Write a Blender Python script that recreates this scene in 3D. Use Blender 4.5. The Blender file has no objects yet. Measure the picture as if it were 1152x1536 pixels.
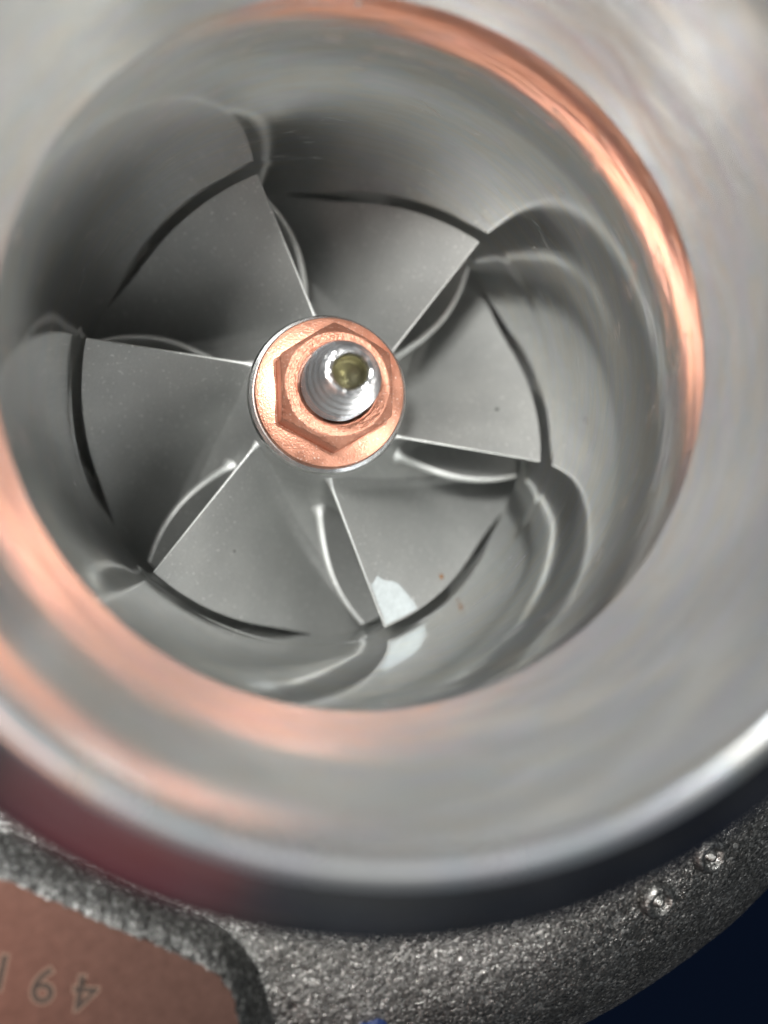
import bpy, bmesh, math, random
from mathutils import Vector, Matrix, noise
random.seed(7)
R_ = math.radians
MM = 0.001
sc = bpy.context.scene
C = sc.collection

# ------------------------------------------------------------------ camera
cam_d = bpy.data.cameras.new('camera')
cam = bpy.data.objects.new('camera', cam_d); C.objects.link(cam)
cam_d.sensor_fit = 'VERTICAL'; cam_d.sensor_height = 36.0; cam_d.sensor_width = 27.0
cam_d.lens = 1600 / 1536 * 36
cam_d.clip_start = 0.004; cam_d.clip_end = 50
CAMPOS = Vector((-15.629, -17.176, 135.33)) * MM
cam.matrix_world = (Matrix.Translation(CAMPOS) @ Matrix.Rotation(-0.174, 4, 'Y') @ Matrix.Rotation(0.023, 4, 'X'))
cam_d.dof.use_dof = True
cam_d.dof.focus_distance = 0.124
cam_d.dof.aperture_fstop = 9.5
sc.camera = cam
sc.render.engine = 'CYCLES'
sc.cycles.max_bounces = 16; sc.cycles.glossy_bounces = 14; sc.cycles.diffuse_bounces = 6
sc.view_settings.view_transform = 'Standard'
sc.view_settings.look = 'None'
sc.view_settings.exposure = 0.0

# ------------------------------------------------------------------ world and lamps
w = bpy.data.worlds.new('World'); sc.world = w; w.use_nodes = True
bg = w.node_tree.nodes['Background']
bg.inputs['Color'].default_value = (0.80, 0.86, 0.90, 1)
bg.inputs['Strength'].default_value = 0.21

def area(name, loc, target, size, power, color, size_y=None, spread=180):
    d = bpy.data.lights.new(name, 'AREA'); d.shape = 'RECTANGLE'
    d.size = size * MM; d.size_y = (size_y or size) * MM
    d.energy = power; d.color = color; d.spread = R_(spread)
    o = bpy.data.objects.new(name, d); C.objects.link(o)
    o.location = Vector(loc) * MM
    dirv = (Vector(target) - Vector(loc)).normalized()
    o.rotation_euler = dirv.to_track_quat('-Z', 'Y').to_euler()
    return o
#LAMPS
area('key_light', (-195, 155, 650), (0, 0, 10), 110, 7.4, (1.0, 0.985, 0.95))  # unseen key lamp, placed from the way the blade shadows fall
area('wide_soft_light', (-420, 520, 520), (0, 0, 30), 620, 4.6, (0.90, 0.95, 1.0), 420)  # wide lamp added out of view for broad soft light; no window is known
area('peach_fill_light', (-260, -220, 430), (0, 0, 40), 220, 0.34, (1.0, 0.50, 0.34))  # unseen peach lamp added to tint the flare and the pad
area('maroon_fill_light', (-200, -420, 58), (0, 0, 60), 280, 0.010, (1.0, 0.07, 0.09), 130).data.shape = 'ELLIPSE'  # unseen red lamp added so that the chamfer mirrors maroon
#ENDLAMPS

# ------------------------------------------------------------------ mesh helpers
def link(name, verts, faces, mat, parent=None, smooth=True, sharp=35, mats=None):
    me = bpy.data.meshes.new(name)
    me.from_pydata([(v[0]*MM, v[1]*MM, v[2]*MM) for v in verts], [], faces)
    bm = bmesh.new(); bm.from_mesh(me)
    bmesh.ops.recalc_face_normals(bm, faces=bm.faces)
    bm.to_mesh(me); bm.free()
    if smooth:
        me.shade_smooth()
        me.set_sharp_from_angle(angle=R_(sharp))
    me.materials.append(mat)
    o = bpy.data.objects.new(name, me); C.objects.link(o)
    if parent: o.parent = parent
    return o

def thing(name, label, cat, loc=(0, 0, 0)):
    o = bpy.data.objects.new(name, None); C.objects.link(o)
    o.empty_display_size = 0.005
    o.location = Vector(loc) * MM
    o['label'] = label; o['category'] = cat
    return o

def lathe(profile, n=256, wob=None, centre=(0, 0)):
    """profile: list of (radius, z) in mm; closed ends when radius is 0"""
    V = []; F = []
    m = len(profile)
    for i in range(n):
        a = 2*math.pi*i/n
        for (r, z) in profile:
            V.append((centre[0] + r*math.cos(a), centre[1] + r*math.sin(a), z))
    for i in range(n):
        j = (i+1) % n
        for k in range(m-1):
            F.append((i*m+k, j*m+k, j*m+k+1, i*m+k+1))
    return V, F

def interp(p, q, n):
    return [(p[0]+(q[0]-p[0])*i/n, p[1]+(q[1]-p[1])*i/n) for i in range(n)]

# ------------------------------------------------------------------ materials
def nodes(name):
    m = bpy.data.materials.new(name); m.use_nodes = True
    nt = m.node_tree; b = nt.nodes['Principled BSDF']
    return m, nt, b
def N(nt, typ, **kw):
    n = nt.nodes.new(typ)
    for k, v in kw.items():
        if k.startswith('_'): setattr(n, k[1:], v)
        else: n.inputs[k.replace('__', ' ')].default_value = v
    return n
def coords(nt, scale=(1, 1, 1)):
    t = nt.nodes.new('ShaderNodeTexCoord')
    mp = nt.nodes.new('ShaderNodeMapping'); mp.inputs['Scale'].default_value = scale
    nt.links.new(t.outputs['Object'], mp.inputs['Vector'])
    return mp.outputs['Vector']
def ramp(nt, src, stops):
    r = nt.nodes.new('ShaderNodeValToRGB')
    while len(r.color_ramp.elements) < len(stops): r.color_ramp.elements.new(0.5)
    for e, (p, c) in zip(r.color_ramp.elements, stops):
        e.position = p; e.color = (c, c, c, 1) if not isinstance(c, tuple) else (*c, 1)
    nt.links.new(src, r.inputs['Fac']); return r.outputs['Color']
def bump(nt, b, height, dist, strength=1.0, prev=None):
    n = nt.nodes.new('ShaderNodeBump'); n.inputs['Distance'].default_value = dist
    n.inputs['Strength'].default_value = strength
    nt.links.new(height, n.inputs['Height'])
    if prev is not None: nt.links.new(prev, n.inputs['Normal'])
    nt.links.new(n.outputs['Normal'], b.inputs['Normal'])
    return n.outputs['Normal']
def math_(nt, op, a, bb=None, c=None):
    n = nt.nodes.new('ShaderNodeMath'); n.operation = op
    for i, v in enumerate((a, bb, c)):
        if v is None: continue
        if isinstance(v, (int, float)): n.inputs[i].default_value = v
        else: nt.links.new(v, n.inputs[i])
    return n.outputs[0]
def cyl_coords(nt, sa, sr, sz):
    """vector (angle*sa, radius*sr, z*sz) round the turbo axis"""
    t = nt.nodes.new('ShaderNodeTexCoord'); s = nt.nodes.new('ShaderNodeSeparateXYZ')
    nt.links.new(t.outputs['Object'], s.inputs[0])
    X, Y, Z = s.outputs
    ang = math_(nt, 'ARCTAN2', Y, X)
    rad = math_(nt, 'SQRT', math_(nt, 'ADD', math_(nt, 'MULTIPLY', X, X), math_(nt, 'MULTIPLY', Y, Y)))
    cmb = nt.nodes.new('ShaderNodeCombineXYZ')
    nt.links.new(math_(nt, 'MULTIPLY', ang, sa), cmb.inputs[0])
    nt.links.new(math_(nt, 'MULTIPLY', rad, sr), cmb.inputs[1])
    nt.links.new(math_(nt, 'MULTIPLY', Z, sz), cmb.inputs[2])
    return cmb.outputs[0]
def noise_(nt, vec, scale, detail=3, rough=0.5):
    n = N(nt, 'ShaderNodeTexNoise', Scale=scale, Detail=detail, Roughness=rough)
    nt.links.new(vec, n.inputs['Vector']); return n.outputs['Fac']
def scratches(nt, vec, scale, width=0.012, rnd=1.0):
    """thin straight random lines from a warped voronoi edge distance"""
    v = N(nt, 'ShaderNodeTexVoronoi', Scale=scale, Randomness=rnd); v.feature = 'DISTANCE_TO_EDGE'
    nt.links.new(vec, v.inputs['Vector'])
    return ramp(nt, v.outputs['Distance'], [(0.0, 1.0), (width, 0.0)])

def mat_wheel():
    m, nt, b = nodes('wheel_aluminium')
    b.inputs['Metallic'].default_value = 0.80
    v = coords(nt)
    big = noise_(nt, v, 160, 3)
    fine = noise_(nt, v, 4200, 3, 0.75)
    grain = noise_(nt, v, 6500, 2, 0.7)
    spk = noise_(nt, v, 2400, 1, 0.5)
    mix = nt.nodes.new('ShaderNodeMix'); mix.data_type = 'RGBA'
    base = nt.nodes.new('ShaderNodeMix'); base.data_type = 'RGBA'; base.blend_type = 'MULTIPLY'; base.inputs['Factor'].default_value = 1.0
    nt.links.new(ramp(nt, big, [(0.35, (0.53, 0.545, 0.535)), (0.7, (0.60, 0.615, 0.60))]), base.inputs['A'])
    nt.links.new(ramp(nt, grain, [(0.3, 0.80), (0.7, 1.0)]), base.inputs['B'])
    nt.links.new(base.outputs['Result'], mix.inputs['A'])
    mix.inputs['B'].default_value = (0.92, 0.92, 0.90, 1)
    nt.links.new(ramp(nt, spk, [(0.67, 0.0), (0.74, 0.7)]), mix.inputs['Factor'])
    nt.links.new(mix.outputs['Result'], b.inputs['Base Color'])
    b.inputs['Roughness'].default_value = 0.52
    bump(nt, b, fine, 0.00004, 0.9)
    return m

def mat_bore(name, rough=(0.09, 0.13), ring=0.25, col=(0.91, 0.915, 0.905), scr=True, streak=0.45, metal=1.0, amp=1.0, sz=300, smooth_below=None):
    m, nt, b = nodes(name)
    b.inputs['Metallic'].default_value = metal
    cv = cyl_coords(nt, 1.0, 600, 600)
    rings = noise_(nt, cv, 5.0, 3, 0.6)
    vv = coords(nt)
    blot = noise_(nt, vv, 70, 4, 0.6)
    c = nt.nodes.new('ShaderNodeMix'); c.data_type = 'RGBA'
    c.inputs['A'].default_value = (*col, 1)
    c.inputs['B'].default_value = (col[0]*0.93, col[1]*0.93, col[2]*0.93, 1)
    nt.links.new(ramp(nt, blot, [(0.38, 0.0), (0.68, 1.0)]), c.inputs['Factor'])
    # faint rainbow glints of the turned metal, painted into the base colour as rings
    rainbow_tint = noise_(nt, cyl_coords(nt, 1.6, 0, 420), 1.6, 3, 0.6)
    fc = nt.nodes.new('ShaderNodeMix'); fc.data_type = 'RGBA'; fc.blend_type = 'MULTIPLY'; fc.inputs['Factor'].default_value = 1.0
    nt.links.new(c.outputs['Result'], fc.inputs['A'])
    nt.links.new(ramp(nt, rainbow_tint, [(0.40, (1, 1, 1)), (0.47, (1.0, 0.95, 0.88)), (0.52, (0.90, 0.96, 1.0)), (0.57, (0.96, 0.94, 1.0)), (0.64, (1, 1, 1))]), fc.inputs['B'])
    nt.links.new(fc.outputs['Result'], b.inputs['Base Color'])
    rr = ramp(nt, blot, [(0.3, rough[0]), (0.7, rough[1])])
    if scr:
        # short bright scuffs, each running its own way
        cs = cyl_coords(nt, 30, 0, 1000)
        wn = N(nt, 'ShaderNodeTexNoise', Scale=0.25, Detail=1.0)
        nt.links.new(cs, wn.inputs['Vector'])
        mp = nt.nodes.new('ShaderNodeMapping'); mp.inputs['Rotation'].default_value = (0, R_(28), 0)
        mp.inputs['Scale'].default_value = (0.18, 1, 2.2)
        nt.links.new(cs, mp.inputs['Vector'])
        s1 = scratches(nt, mp.outputs[0], 0.42, 0.011)
        mp2 = nt.nodes.new('ShaderNodeMapping'); mp2.inputs['Rotation'].default_value = (0, R_(-57), 0)
        mp2.inputs['Scale'].default_value = (0.2, 1, 2.6)
        nt.links.new(cs, mp2.inputs['Vector'])
        s2 = scratches(nt, mp2.outputs[0], 0.30, 0.009)
        ss = math_(nt, 'MAXIMUM', s1, s2)
        mask = ramp(nt, wn.outputs['Fac'], [(0.55, 0.0), (0.68, 0.8)])
        ss = math_(nt, 'MULTIPLY', ss, mask)
        rr2 = math_(nt, 'ADD', rr, math_(nt, 'MULTIPLY', ss, 0.35))
        nt.links.new(rr2, b.inputs['Roughness'])
    else:
        nt.links.new(rr, b.inputs['Roughness'])
    nrm = bump(nt, b, rings, 0.00001, ring)
    if scr: nrm = bump(nt, b, ss, 0.00002, 0.5, nrm)
    wav = noise_(nt, cyl_coords(nt, 1.3, 0, sz), 1.3, 3, 0.6)
    if smooth_below is not None:      # the chatter only runs in the upper, coarser turned band
        tc = nt.nodes.new('ShaderNodeTexCoord'); sx = nt.nodes.new('ShaderNodeSeparateXYZ')
        nt.links.new(tc.outputs['Object'], sx.inputs[0])
        mr = nt.nodes.new('ShaderNodeMapRange'); mr.interpolation_type = 'SMOOTHSTEP'
        mr.inputs['From Min'].default_value = smooth_below*MM; mr.inputs['From Max'].default_value = (smooth_below+9)*MM
        nt.links.new(sx.outputs['Z'], mr.inputs['Value'])
        wav = math_(nt, 'MULTIPLY', wav, mr.outputs['Result'])
    bump(nt, b, wav, 0.00016*amp, streak, nrm)
    return m

def mat_cast(name='sand_cast_aluminium', relief=1.0):
    m, nt, b = nodes(name)
    b.inputs['Metallic'].default_value = 1.0
    v = coords(nt)
    big = noise_(nt, v, 90, 3)
    n1 = noise_(nt, v, 1500, 4, 0.75)
    wob = nt.nodes.new('ShaderNodeMix'); wob.data_type = 'VECTOR'; wob.inputs['Factor'].default_value = 0.0006
    wn = N(nt, 'ShaderNodeTexNoise', Scale=1800.0, Detail=2.0); nt.links.new(v, wn.inputs['Vector'])
    nt.links.new(v, wob.inputs['A']); nt.links.new(wn.outputs['Color'], wob.inputs['B'])
    vo = N(nt, 'ShaderNodeTexVoronoi', Scale=3300.0); vo.feature = 'F1'
    nt.links.new(wob.outputs['Result'], vo.inputs['Vector'])
    sep = nt.nodes.new('ShaderNodeSeparateColor'); nt.links.new(vo.outputs['Color'], sep.inputs[0])
    c = nt.nodes.new('ShaderNodeMix'); c.data_type = 'RGBA'; c.blend_type = 'MULTIPLY'; c.inputs['Factor'].default_value = 1.0
    nt.links.new(ramp(nt, big, [(0.3, (0.28, 0.28, 0.268)), (0.7, (0.44, 0.44, 0.425))]), c.inputs['A'])
    nt.links.new(ramp(nt, sep.outputs[0], [(0.0, 0.35), (0.7, 0.62), (0.85, 1.0), (1.0, 1.7)]), c.inputs['B'])
    nt.links.new(c.outputs['Result'], b.inputs['Base Color'])
    nt.links.new(ramp(nt, sep.outputs[1], [(0.0, 0.24), (1.0, 0.48)]), b.inputs['Roughness'])
    h = math_(nt, 'ADD', math_(nt, 'MULTIPLY', n1, 1.6), math_(nt, 'MULTIPLY', vo.outputs['Distance'], -0.55))
    bump(nt, b, h, 0.00022*relief, 0.8)
    return m

def mat_copper(name, col=(0.72, 0.36, 0.25), rough=(0.38, 0.54), galled=False):
    m, nt, b = nodes(name)
    b.inputs['Metallic'].default_value = 0.92
    v = coords(nt)
    big = noise_(nt, v, 420, 4, 0.6)
    spk = noise_(nt, v, 3600, 2, 0.6)
    c = nt.nodes.new('ShaderNodeMix'); c.data_type = 'RGBA'
    nt.links.new(ramp(nt, big, [(0.35, (col[0]*0.86, col[1]*0.8, col[2]*0.78)), (0.65, col)]), c.inputs['A'])
    c.inputs['B'].default_value = (1.0, 0.80, 0.68, 1)
    nt.links.new(ramp(nt, spk, [(0.63, 0.0), (0.69, 0.8)]), c.inputs['Factor'])
    nt.links.new(c.outputs['Result'], b.inputs['Base Color'])
    nt.links.new(ramp(nt, big, [(0.3, rough[0]), (0.7, rough[1])]), b.inputs['Roughness'])
    h = spk
    d = 0.00006
    if galled:
        g1 = noise_(nt, cyl_coords(nt, 2.5, 3000, 3000), 1.0, 4, 0.65)
        h = math_(nt, 'ADD', math_(nt, 'MULTIPLY', spk, 0.8), g1); d = 0.00016
    bump(nt, b, h, d, 0.9)
    return m

def mat_simple(name, col, rough, metal=0.0, nscale=None, nd=0.0):
    m, nt, b = nodes(name)
    b.inputs['Base Color'].default_value = (*col, 1)
    b.inputs['Roughness'].default_value = rough
    b.inputs['Metallic'].default_value = metal
    if nscale:
        v = coords(nt); n = noise_(nt, v, nscale, 4, 0.6)
        bump(nt, b, n, nd, 0.8)
        nt.links.new(ramp(nt, n, [(0.3, tuple(c*0.8 for c in col)), (0.7, col)]), b.inputs['Base Color'])
    return m

M_wheel = mat_wheel()
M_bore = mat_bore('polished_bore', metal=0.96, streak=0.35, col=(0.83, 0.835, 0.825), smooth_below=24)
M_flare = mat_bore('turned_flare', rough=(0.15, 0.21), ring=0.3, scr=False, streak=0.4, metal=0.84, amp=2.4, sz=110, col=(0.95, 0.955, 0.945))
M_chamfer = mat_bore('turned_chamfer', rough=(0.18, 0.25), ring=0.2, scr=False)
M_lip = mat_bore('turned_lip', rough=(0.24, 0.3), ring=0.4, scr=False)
M_cast = mat_cast()
M_boss = mat_cast('sand_cast_boss', 0.6)
M_nut = mat_copper('copper_plating')
M_nut_top = mat_copper('galled_copper', galled=True)
M_pad = mat_simple('milled_pad', (0.25, 0.15, 0.122), 0.36, 1.0, 900, 0.00002)  # warm brown reflection on the bare metal put into the base colour
M_steel = mat_simple('bright_steel', (0.60, 0.60, 0.60), 0.24, 1.0, 1800, 0.00003)
M_hole = mat_simple('yellowed_steel', (0.42, 0.405, 0.30), 0.36, 1.0, 1200, 0.00004)
M_nose = mat_simple('turned_hub_nose', (0.80, 0.80, 0.78), 0.22, 1.0, 1500, 0.00002)
M_white = mat_simple('white_paint', (0.50, 0.55, 0.56), 0.6, 0.0, 1500, 0.00004)
M_ink = mat_simple('stamped_digit', (0.03, 0.02, 0.015), 0.9)
M_halo = mat_simple('burnished_halo', (0.30, 0.21, 0.165), 0.45, 1.0, 1500, 0.00003)
M_navy = mat_simple('navy_cloth', (0.0005, 0.0025, 0.009), 0.95, 0.0, 1500, 0.0002)
M_brown = mat_simple('brown_grit', (0.22, 0.10, 0.03), 0.8, 0.0, 3000, 0.0001)
M_dark = mat_simple('dark_grit', (0.03, 0.03, 0.025), 0.8)
M_blue = mat_simple('blue_paint', (0.006, 0.022, 0.10), 0.6, 0.0, 2500, 0.0002)

# ------------------------------------------------------------------ ground
gnd = link('ground', [(-4000, -4000, -42), (4000, -4000, -42), (4000, 4000, -42), (-4000, 4000, -42)], [(0, 1, 2, 3)], M_navy, smooth=False)
M_navy.node_tree.nodes['Principled BSDF'].inputs['Specular IOR Level'].default_value = 0.05
gnd['kind'] = 'structure'

# ------------------------------------------------------------------ housing
RB = 31.0
SH_R, SH_Z0 = 30.0, -4.0
def shroud(t, gap=0.0):
    """meridional shroud line: straight 11 mm, then a quarter ellipse out to the exducer"""
    L1 = 11.0; L2 = 19.0
    s = t*(L1+L2)
    if s < L1: return (SH_R+gap, -s)
    p = (s-L1)/L2*math.pi/2
    return (SH_R+gap + 14*(1-math.cos(p)) , -L1 - 11.5*math.sin(p) + gap*math.sin(p))
def hubline(t):
    p = t*math.pi/2
    return (9.9 + 34*(1-math.cos(p))**1.1, 1.8 - 26.5*math.sin(p))

housing = thing('compressor_housing', 'bare aluminium compressor housing with polished round inlet bore and rough cast scroll', 'turbocharger housing')
prof = [shroud(1-i/60, 0.78) for i in range(61)]
def bore_r(z):
    """straight, then opening smoothly into a shallow cone"""
    return 30.88 + 0.0034*max(0, z-12.2)**2
prof += [(bore_r(1.6 + 36.7*i/60), 1.6 + 36.7*i/60) for i in range(61)]
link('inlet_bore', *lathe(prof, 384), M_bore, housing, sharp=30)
# flare: a wide cone, a little hollow
fl = []
for i in range(25):
    u = i/24
    fl.append((33.22+5.13*u+0.30*math.sin(2*math.pi*u)+0.40*math.sin(math.pi*u)+0.35*math.sin(math.pi*u)**2, 38.35+26.65*u))
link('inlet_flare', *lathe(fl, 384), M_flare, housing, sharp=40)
lp = [fl[-1]]
for i in range(1, 9):       # rounded crest
    a = math.pi - i/8*math.pi*0.722
    lp.append((fl[-1][0]+1.2 + 1.2*math.cos(a), fl[-1][1] + 1.2*math.sin(a)))
c0 = lp[-1]
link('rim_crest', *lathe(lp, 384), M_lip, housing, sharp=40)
lp = interp(c0, (45.2, 61.9), 6) + [(45.2, 61.9)]
for i in range(1, 9):
    a = R_(50) - i/8*R_(50)
    lp.append((45.2 - 1.6*math.cos(R_(50)) + 1.6*math.cos(a), 61.9 - 1.6*math.sin(R_(50)) + 1.6*math.sin(a)))
lp += [(lp[-1][0], 54), (lp[-1][0]-0.8, 53), (41.5, 52), (41.2, 46), (41.2, 10)]
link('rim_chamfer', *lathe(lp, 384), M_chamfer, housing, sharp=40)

# fine handling scratches low in the bore, each a shallow burr a few hundredths wide
def on_bore(u, v):
    d = cam.matrix_world.to_3x3() @ Vector(((u-576)/1600, -(v-768)/1600, -1))
    lo = None
    for i in range(800):
        z = 40 - i*0.05
        p = (CAMPOS + d*((z*MM-CAMPOS.z)/d.z))/MM
        if math.hypot(p.x, p.y) > bore_r(z): lo = p
        elif lo is not None: return p
    return lo
V = []; F = []
def scratch(u, v, du, dv, wid):
    a = on_bore(u, v); b_ = on_bore(u+du, v+dv)
    if a is None or b_ is None: return
    k = 5; base = len(V)
    side = None
    for i in range(k+1):
        q = a.lerp(b_, i/k); th = math.atan2(q.y, q.x)
        rr = bore_r(q.z); nrm = Vector((math.cos(th), math.sin(th), 0))
        if side is None: side = (b_-a).normalized().cross(nrm).normalized()
        ww = wid*(0.25+math.sin(math.pi*min(1, (i+0.3)/(k+0.6))))
        c_ = Vector((rr*math.cos(th), rr*math.sin(th), q.z))
        V.append(tuple(c_ - nrm*0.004 + side*ww)); V.append(tuple(c_ - nrm*0.022)); V.append(tuple(c_ - nrm*0.004 - side*ww))
    for i in range(k):
        o_ = base+i*3
        F.append((o_, o_+3, o_+4, o_+1)); F.append((o_+1, o_+4, o_+5, o_+2))
rs = random.Random(3)
for (cu, cv, su, sv, ang, ln, cnt) in ((838, 400, 34, 24, -62, 26, 46), (850, 800, 48, 42, -50, 42, 26), (850, 800, 48, 42, 8, 28, 10), (905, 720, 60, 60, -60, 30, 10),
                                      (640, 130, 150, 40, 24, 20, 26), (740, 190, 60, 40, -50, 26, 12), (900, 330, 50, 90, 62, 40, 16), (950, 640, 30, 90, 78, 60, 8), (350, 300, 40, 60, -40, 16, 6), (770, 560, 60, 120, 70, 16, 22)):
    for i in range(cnt):
        a_ = R_(ang + rs.gauss(0, 9)); l_ = ln*rs.uniform(0.3, 1.1)
        scratch(cu + rs.gauss(0, su/1.6), cv + rs.gauss(0, sv/1.6), l_*math.cos(a_), l_*math.sin(a_), rs.uniform(0.006, 0.018))
scratch(962, 575, -26, 130, 0.02); scratch(934, 700, -70, 120, 0.018); scratch(790, 860, 90, -100, 0.018)
sc_ = link('scratches', V, F, mat_simple('raw_scratch', (0.95, 0.96, 0.97), 0.35, 0.9), housing, smooth=False)
sc_['kind'] = 'stuff'

# scroll: a torus of slowly changing tube, sand cast
def scroll_surface(th, ph):
    # th round the axis, ph round the tube
    rt = 26 + 0.6*math.sin(th*1.0+0.4)
    R0 = 60
    return R0 + rt*math.cos(ph), -2 + rt*math.sin(ph)
V = []; F = []
np_ = 330
P0, P1 = R_(-30), R_(135)
ths = [R_(-140) + R_(112)*i/1150 for i in range(1150)] + [R_(-28) + R_(248)*i/260 for i in range(260)]
for i, th in enumerate(ths):
    ct, st = math.cos(th), math.sin(th)
    dense = i < 1150
    for k in range(np_):
        ph = P0 + (P1-P0)*k/(np_-1)
        r, z = scroll_surface(th, ph)
        p = Vector((r*ct, r*st, z))
        d = 0.35*noise.noise(p*0.09) + 0.10*noise.noise(p*0.45)
        if dense:
            d += 0.035*noise.noise(p*1.3) + 0.05*noise.noise(p*3.3) + 0.05*abs(noise.noise(p*5.2))
        n = Vector((math.cos(ph)*ct, math.cos(ph)*st, math.sin(ph)))
        V.append(tuple(p + n*d))
nt_ = len(ths)
for i in range(nt_):
    j = (i+1) % nt_
    for k in range(np_-1):
        F.append((i*np_+k, j*np_+k, j*np_+k+1, i*np_+k+1))
link('scroll_casting', V, F, M_cast, housing, sharp=80)

# raised pad with milled face and stamped digits
PAD_Z = 27.5
def unproj(u, v, z):     # image position on the photograph -> point on a height, used once to survey the pad outline
    d = cam.matrix_world.to_3x3() @ Vector(((u-576)/1600, -(v-768)/1600, -1))
    t = (z*MM - CAMPOS.z)/d.z
    return (CAMPOS + d*t)/MM
outline_px = [(-260, 1235), (-120, 1268), (-40, 1300), (30, 1330), (90, 1356), (150, 1383), (210, 1408), (262, 1430), (305, 1448), (332, 1466),
              (348, 1490), (356, 1520), (360, 1560), (362, 1640), (330, 1700), (-260, 1600)]
out = [unproj(u, v, PAD_Z) for u, v in outline_px]
# resample and roughen the rim
def resample(pts, step):
    res = []
    for a, b in zip(pts, pts[1:]+pts[:1]):
        n = max(1, int((b-a).length/step))
        for i in range(n): res.append(a.lerp(b, i/n))
    return res
def smooth_loop(pts, it):
    for _ in range(it):
        pts = [(pts[i-1]+pts[i]*2+pts[(i+1) % len(pts)])/4 for i in range(len(pts))]
    return pts
rim = smooth_loop(resample(out, 0.22), 40)
cen = sum(rim, Vector())/len(rim)
def rough(p, k, s): return k*noise.noise(Vector(p)*s)
V = []; F = []
n = len(rim); levels = []
def outward(i):
    t = (rim[(i+1) % n]-rim[i-1]).normalized(); o = Vector((t.y, -t.x, 0))
    return o if o.dot(rim[i]-cen) > 0 else -o
lev = [(0, -0.0, 0.14), (0.16, -0.12, 0.16), (0.6, -0.5, 0.2), (1.2, -1.2, 0.16), (1.9, -2.3, 0.12), (2.6, -3.8, 0.10), (3.4, -5.2, 0.1), (4.6, -6.6, 0.1), (5.2, -20, 0)]
for (off, dz, ro) in lev:
    for i in range(n):
        p = rim[i] + outward(i)*off + Vector((0, 0, dz))
        q = p + outward(i)*rough(p, ro*1.6, 1.1) + outward(i)*rough(p, ro, 3.5) + Vector((0, 0, rough(p+Vector((9, 0, 0)), ro*0.6 if dz else 0, 2.0)))
        V.append(tuple(q))
for l in range(len(lev)-1):
    for i in range(n):
        j = (i+1) % n
        F.append((l*n+i, l*n+j, (l+1)*n+j, (l+1)*n+i))
wall = link('pad_wall', V, F, M_cast, housing, sharp=80)
face = link('number_pad', [V[i] for i in range(n)], [tuple(range(n))], M_pad, housing, smooth=False)
face['label'] = 'flat milled pad with stamped digits'
# digits
def digit(ch, u, v, rot, size=4.9):
    p = unproj(u, v, PAD_Z)
    for nm, mat, off, zz in (('digit', M_ink, 0.0, 0.03), ('digit_halo', M_halo, 0.00022, 0.006)):
        cu = bpy.data.curves.new(nm, 'FONT'); cu.body = ch
        cu.size = size*MM; cu.align_x = 'CENTER'; cu.align_y = 'CENTER'
        cu.offset = off; cu.resolution_u = 4
        tmp = bpy.data.objects.new('tmp', cu); C.objects.link(tmp)
        dg = bpy.context.evaluated_depsgraph_get(); dg.update()
        me = bpy.data.meshes.new_from_object(tmp.evaluated_get(dg))
        bpy.data.objects.remove(tmp)
        me.materials.clear(); me.materials.append(mat)
        o = bpy.data.objects.new(nm, me); C.objects.link(o); o.parent = face
        o.location = (p + Vector((0, 0, zz)))*MM
        o.rotation_euler = (0, 0, R_(rot))
digit('4', 128, 1487, 172)
digit('9', 66, 1475, 170)
digit('1', 3, 1456, 168)

# round cast bosses on the scroll
def boss(th, ph, rad):
    r, z = scroll_surface(th, ph)
    c = Vector((r*math.cos(th), r*math.sin(th), z))
    nn = Vector((math.cos(ph)*math.cos(th), math.cos(ph)*math.sin(th), math.sin(ph)))
    pr = [(0, 0.95), (0.16*rad, 0.85), (0.3*rad, 0.10), (0.42*rad, 0.12), (0.58*rad, 0.75), (0.80*rad, 0.75), (0.93*rad, 0.45), (1.0*rad, -0.1), (1.06*rad, -0.8)]
    V, F = lathe(pr, 48)
    V = [(x+rough((x, y, 0), 0.10, 0.9), y+rough((x, y, 5), 0.10, 0.9), zz+0.30+rough((x, y, 9), 0.10, 1.1)) for x, y, zz in V]
    q = nn.to_track_quat('Z', 'Y')
    V = [tuple(c + q @ Vector(v)) for v in V]
    return link('casting_boss', V, F, M_boss, housing, sharp=80)
def survey(u, v):
    """angles on the scroll under a photograph position"""
    best = None
    for i in range(0, 200):
        z = -10 + 0.2*i
        p = unproj(u, v, z); r = math.hypot(p.x, p.y)
        d = math.hypot(r-60, z+2) - 26.2
        if d < 0: best = (math.atan2(p.y, p.x), math.atan2(z+2, r-60))
    return best
boss(*survey(988, 1352), 2.15)
boss(*survey(1066, 1284), 2.15)
# little blob of blue paint low on the scroll
bth, bph = survey(556, 1553)
r, z = scroll_surface(bth, bph)
c = Vector((r*math.cos(bth), r*math.sin(bth), z+0.2)); q = Vector((math.cos(bph)*math.cos(bth), math.cos(bph)*math.sin(bth), math.sin(bph))).to_track_quat('Z', 'Y')
V, F = lathe([(0, 0.35), (0.5, 0.33), (1.0, 0.25), (1.5, 0.1), (1.9, -0.3)], 32)
V = [tuple(c + q @ Vector((x*(1+0.5*noise.noise(Vector((x, y, 3)))), y*(0.7+0.5*noise.noise(Vector((x, y, 1)))), zz + 0.3*noise.noise(Vector((x, y, 8))*2)))) for x, y, zz in V]
bl = link('paint_spot', V, F, M_blue, housing); bl['label'] = 'small blue paint spot'

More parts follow.
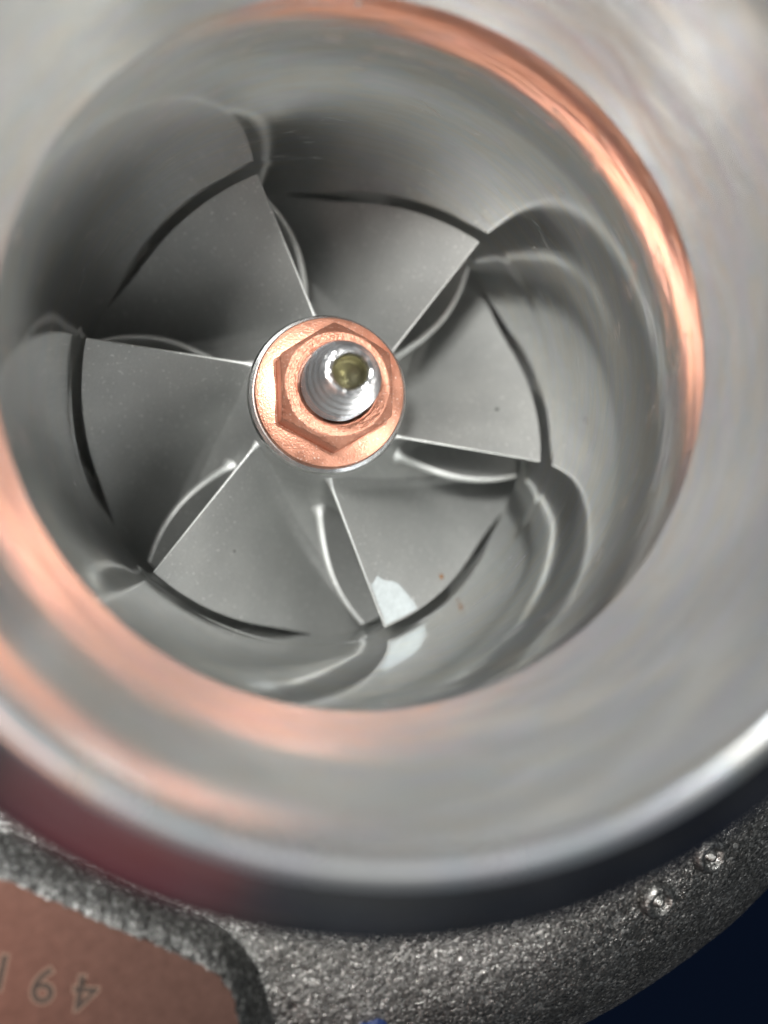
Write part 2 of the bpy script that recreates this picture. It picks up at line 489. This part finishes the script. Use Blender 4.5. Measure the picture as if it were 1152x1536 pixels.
# ------------------------------------------------------------------ wheel
wheel = thing('impeller', 'grey cast aluminium compressor wheel with six full blades inside the bore', 'compressor wheel')
hp = [hubline(1-i/40) for i in range(41)]
hp = hp + [(9.75, 4.0), (9.65, 6.0)]
link('hub', *lathe(hp, 192), M_wheel, wheel, sharp=30)
nose = [(9.65, 6.0), (9.72, 6.3), (9.72, 6.9), (9.5, 7.4), (9.1, 7.65), (0.5, 7.65)]
link('hub_nose', *lathe(nose, 192), M_nose, wheel, sharp=30)
back = [(44.5, -25.2), (44.3, -24.7), (43.9, -24.7)]
WRAP = R_(74)
def theta(t): return WRAP*(1.30*t - 0.30*t*t)
OFF = 3.0
def mean_pt(s, t, th0):
    rh, zh = hubline(t); rs, zs = shroud(t)
    rs_, zs_ = rs, zs
    r = rh + (rs_-rh)*s; z = zh + (zs_-zh)*s
    z += 0.0
    rr = max(r, OFF+1)
    a = th0 - (math.asin(OFF/min(rr, 30)) - math.asin(OFF/30))*max(0, 1-t*1.5)
    a += theta(t)
    return Vector((r*math.cos(a), r*math.sin(a), z))
def blade(name, th0, t0=0.0, ns=26, ntt=54, bow=0.0):
    V = []; F = []
    def pt(s, t):
        tt = t0 + (1-t0)*t
        if t0 > 0: tt += bow*(math.sin(math.pi*max(0, s)))*(1-t)**3
        return mean_pt(s, tt, th0 - (R_(5.5)*(1-s)*(1-t)**2 if t0 > 0 else 0))
    rows = []
    for i in range(ns+1):
        s = -0.03 + 1.03*(i/ns)
        row = []
        e = 1e-3
        def frame(t):
            p = pt(s, t)
            dt = (pt(s, min(1, t+e)) - pt(s, max(0, t-e))).normalized()
            ds = (pt(min(1, s+e), t) - pt(s-e, t)).normalized()
            nn = dt.cross(ds).normalized()
            return p, dt, nn
        rh, zh = hubline(t0); L = 20
        def thick(t):
            g = 0.34 + 0.40*(1-s) + 1.9*math.exp(-max(0, s)*L/0.55)
            if t0 == 0: g *= 0.55 + 0.45*min(1, t/0.12)
            else: g += 0.5
            return g
        ts = [(k/ntt)**1.35 for k in range(ntt+1)]
        for t in reversed(ts):
            p, dt, nn = frame(t); row.append(p + nn*thick(t)/2)
        p, dt, nn = frame(0); h = thick(0)/2
        for a in (30, 60, 90, 120, 150):
            a = R_(a); row.append(p + nn*h*math.cos(a) - dt*h*math.sin(a)*0.7)
        for t in ts:
            p, dt, nn = frame(t); row.append(p - nn*thick(t)/2)
        rows.append(row)
    m = len(rows[0])
    for r_ in rows: V += [tuple(p) for p in r_]
    for i in range(ns):
        for k in range(m-1):
            F.append((i*m+k, i*m+k+1, (i+1)*m+k+1, (i+1)*m+k))
    b0 = ns*m
    for k in range(m//2):
        if k+1 < m-2-k+1: F.append((b0+k, b0+k+1, b0+m-2-k, b0+m-1-k) if k+1 != m-2-k else (b0+k, b0+k+1, b0+m-1-k))
    return link(name, V, F, M_wheel, wheel, sharp=38)
TH = 106.0
blades = [blade('blade', R_(TH-60*k)) for k in range(6)]
for k in range(6): blade('splitter_blade', R_(TH-60*k+30-1.5), t0=0.325, bow=-0.045)

# white balance mark painted over the tip of one blade
def paint(th0):
    V = []; F = []
    ns, ntt = 26, 16
    for i in range(ns+1):
        for k in range(ntt+1):
            u = i/ns; v = k/ntt
            s = 0.985 - 0.30*u*(1 - 0.12*abs(v-0.5)) + 0.012*math.sin(v*9)*u
            wdt = 0.105*(1 - 0.30*u**2 )
            t = 0.004 + wdt*v + 0.03*u*0 + 0.006*noise.noise(Vector((u*9, v*2, 4)))*(1 if k else 0)
            if u > 0.86: t = 0.004 + (t-0.004)*(0.97 - 0.5*(u-0.86)/0.14*abs(2*v-1)) 
            p = mean_pt(s, t, th0); e = 1e-3
            dt = (mean_pt(s, t+e, th0)-p).normalized(); ds = (mean_pt(s+e, t, th0)-p).normalized()
            nn = dt.cross(ds).normalized()
            if nn.z < 0: nn = -nn
            g = (0.34+0.40*(1-s))*(0.55+0.45*min(1, t/0.12))
            edge = min(1, min(u, 1-u, v+0.2, 1-v)*9)
            V.append(tuple(p + nn*(g/2 + 0.02 + 0.05*edge + 0.02*noise.noise(p*2.0))))
    for i in range(ns):
        for k in range(ntt):
            a = i*(ntt+1)+k
            F.append((a, a+1, a+ntt+2, a+ntt+1))
    return link('paint_mark', V, F, M_white, blades[3], sharp=80)
pm = paint(R_(TH-180)); pm['label'] = 'white paint dab at the blade tip'
blades[3]['label'] = 'blade with white paint dab on its tip'

# ------------------------------------------------------------------ flange nut
NC = (0.0, 0.0)
nut = thing('flange_nut', 'copper plated hexagonal flange nut clamping the wheel hub', 'nut', (0, 0, 7.65))
def shift(V, dz): return [(x, y, z-dz) for x, y, z in V]
Vn, Fn = lathe([(4.3, 7.66), (8.75, 7.66), (8.98, 7.9), (9.0, 9.0), (8.85, 9.4), (8.4, 9.62), (6.2, 10.15), (5.0, 10.3)], 192)
link('flange', shift(Vn, 7.65), Fn, M_nut, nut, sharp=30)
# hexagon with a chamfered, turned crown
def hexr(a, rf, rc):
    """radius of a slightly rounded hexagon of half flats rf"""
    k = (a % (math.pi/3)) - math.pi/6
    return min(rf/math.cos(k), rc)
HR = R_(92.0)
V = []; F = []
na = 360
rf = 6.32
levels = [(1.06, 9.95), (1.02, 10.15), (1.0, 10.4), (1.0, 11.5), (1.0, 12.8), (1.0, 13.8), (1.0, 14.8), (1.0, 15.2), (1.0, 15.5), (1.0, 15.8), (1.0, 16.1), (1.0, 16.4)]
cone = lambda z: 7.30 - max(0, (z-15.1))*1.0
for (f_, z) in levels:
    for i in range(na):
        a = 2*math.pi*i/na
        r = min(hexr(a-HR+math.pi/6*0, rf, 7.22)*f_, cone(z)) if z > 10.3 else hexr(a-HR, rf, 7.22)*f_
        V.append((r*math.cos(a), r*math.sin(a), z))
L = len(levels)
for l in range(L-1):
    for i in range(na):
        j = (i+1) % na
        F.append((l*na+i, l*na+j, (l+1)*na+j, (l+1)*na+i))
link('hexagon', shift(V, 7.65), F, M_nut, nut, sharp=22)
rt = cone(16.4)
crown = [(rt, 16.4), (rt-0.15, 16.55)] + [(x, 16.56 - 0.10*(i % 2)) for i, x in enumerate([rt-0.35, rt-0.7, rt-1.0, 4.75, 4.6])] + [(4.45, 16.3), (4.3, 15.9), (4.3, 13.0)]
Vc, Fc = lathe(crown, 192)
Vc = [(x, y, z + (0.07*noise.noise(Vector((x, y, 0))*1.7) if z > 16.45 else 0)) for x, y, z in Vc]
link('crown', shift(Vc, 7.65), Fc, M_nut_top, nut, sharp=50)

# ------------------------------------------------------------------ threaded shaft end
shaft = thing('threaded_shaft', 'bright steel threaded shaft end with a centre hole poking out of the copper nut', 'shaft', (0, 0, 7.65))
V = []; F = []
pitch = 1.6; npz = 420; na = 144
ztop = 26.2
for k in range(npz+1):
    z = 12.5 + (ztop-12.5)*k/npz
    for i in range(na):
        a = 2*math.pi*i/na
        ph = ((z/pitch + a/(2*math.pi)) % 1.0)
        tri = abs(2*ph-1)                        # 0 root .. 1 crest
        prof_ = min(1, max(0, (tri-0.12)/0.70))
        r = 4.22 - 0.25*max(0, z-20.8) - 0.85*(1-prof_)*(1 if z < 25.4 else max(0, (ztop-z)/0.8))
        r = min(r, 3.15 - (z-25.2)*0.3 if z > 25.2 else r)
        V.append((r*math.cos(a), r*math.sin(a), z))
for k in range(npz):
    for i in range(na):
        j = (i+1) % na
        F.append((k*na+i, k*na+j, (k+1)*na+j, (k+1)*na+i))
link('thread', shift(V, 7.65), F, M_steel, shaft, sharp=40)
et = [(2.86, ztop), (2.74, ztop+0.05), (2.55, ztop+0.20), (2.4, ztop+0.22), (2.1, ztop+0.25), (1.95, ztop+0.1), (1.72, ztop-0.45)]
Ve, Fe = lathe(et, 96)
Ve = [(x + 0.05*noise.noise(Vector((x, y, z))*2.4), y, z + 0.07*noise.noise(Vector((x, y, z))*2.8)) for x, y, z in Ve]
link('end_face', shift(Ve, 7.65), Fe, M_steel, shaft, sharp=50)
hl = [(1.74, ztop-0.4), (1.66, ztop-1.2), (1.6, ztop-3.2), (1.35, ztop-3.5), (0.9, ztop-3.8), (0.35, ztop-4.25), (0.14, ztop-4.5), (0.0, ztop-4.3)]
Vh, Fh = lathe(hl, 72)
link('centre_hole', shift(Vh, 7.65), Fh, M_hole, shaft, sharp=25)

# ------------------------------------------------------------------ specks of dirt
def speck(name, label, mat, th0, s, t, size, seed):
    p = mean_pt(s, t, th0); e = 1e-3
    nn = (mean_pt(s, t+e, th0)-p).cross(mean_pt(s+e, t, th0)-p).normalized()
    if nn.z < 0: nn = -nn
    bm = bmesh.new(); bmesh.ops.create_icosphere(bm, subdivisions=2, radius=size)
    for v in bm.verts:
        v.co *= 1 + 0.7*noise.noise(v.co*(1.6/size) + Vector((seed, 0, 0)))
        v.co.z *= 0.5
    q = nn.to_track_quat('Z', 'Y')
    V = [tuple(q @ v.co) for v in bm.verts]; F = [tuple(v.index for v in f.verts) for f in bm.faces]; bm.free()
    o = link(name, V, F, mat)
    o.location = (p + nn*(0.17+0.2*(1-s)+size*0.3))*MM
    o['label'] = label; o['category'] = 'dirt'
    return o
speck('dirt_speck', 'tiny brown grain of dirt on the blade beside the white paint dab', M_brown, R_(TH-180), 0.92, 0.235, 0.33, 1)
speck('dirt_speck', 'tiny dark grain on the pale blade right of the nut', M_dark, R_(TH-120), 0.72, 0.16, 0.24, 5)
speck('dirt_speck', 'tiny black dot on the blade at lower left of the nut', M_dark, R_(TH-240), 0.58, 0.17, 0.16, 9)
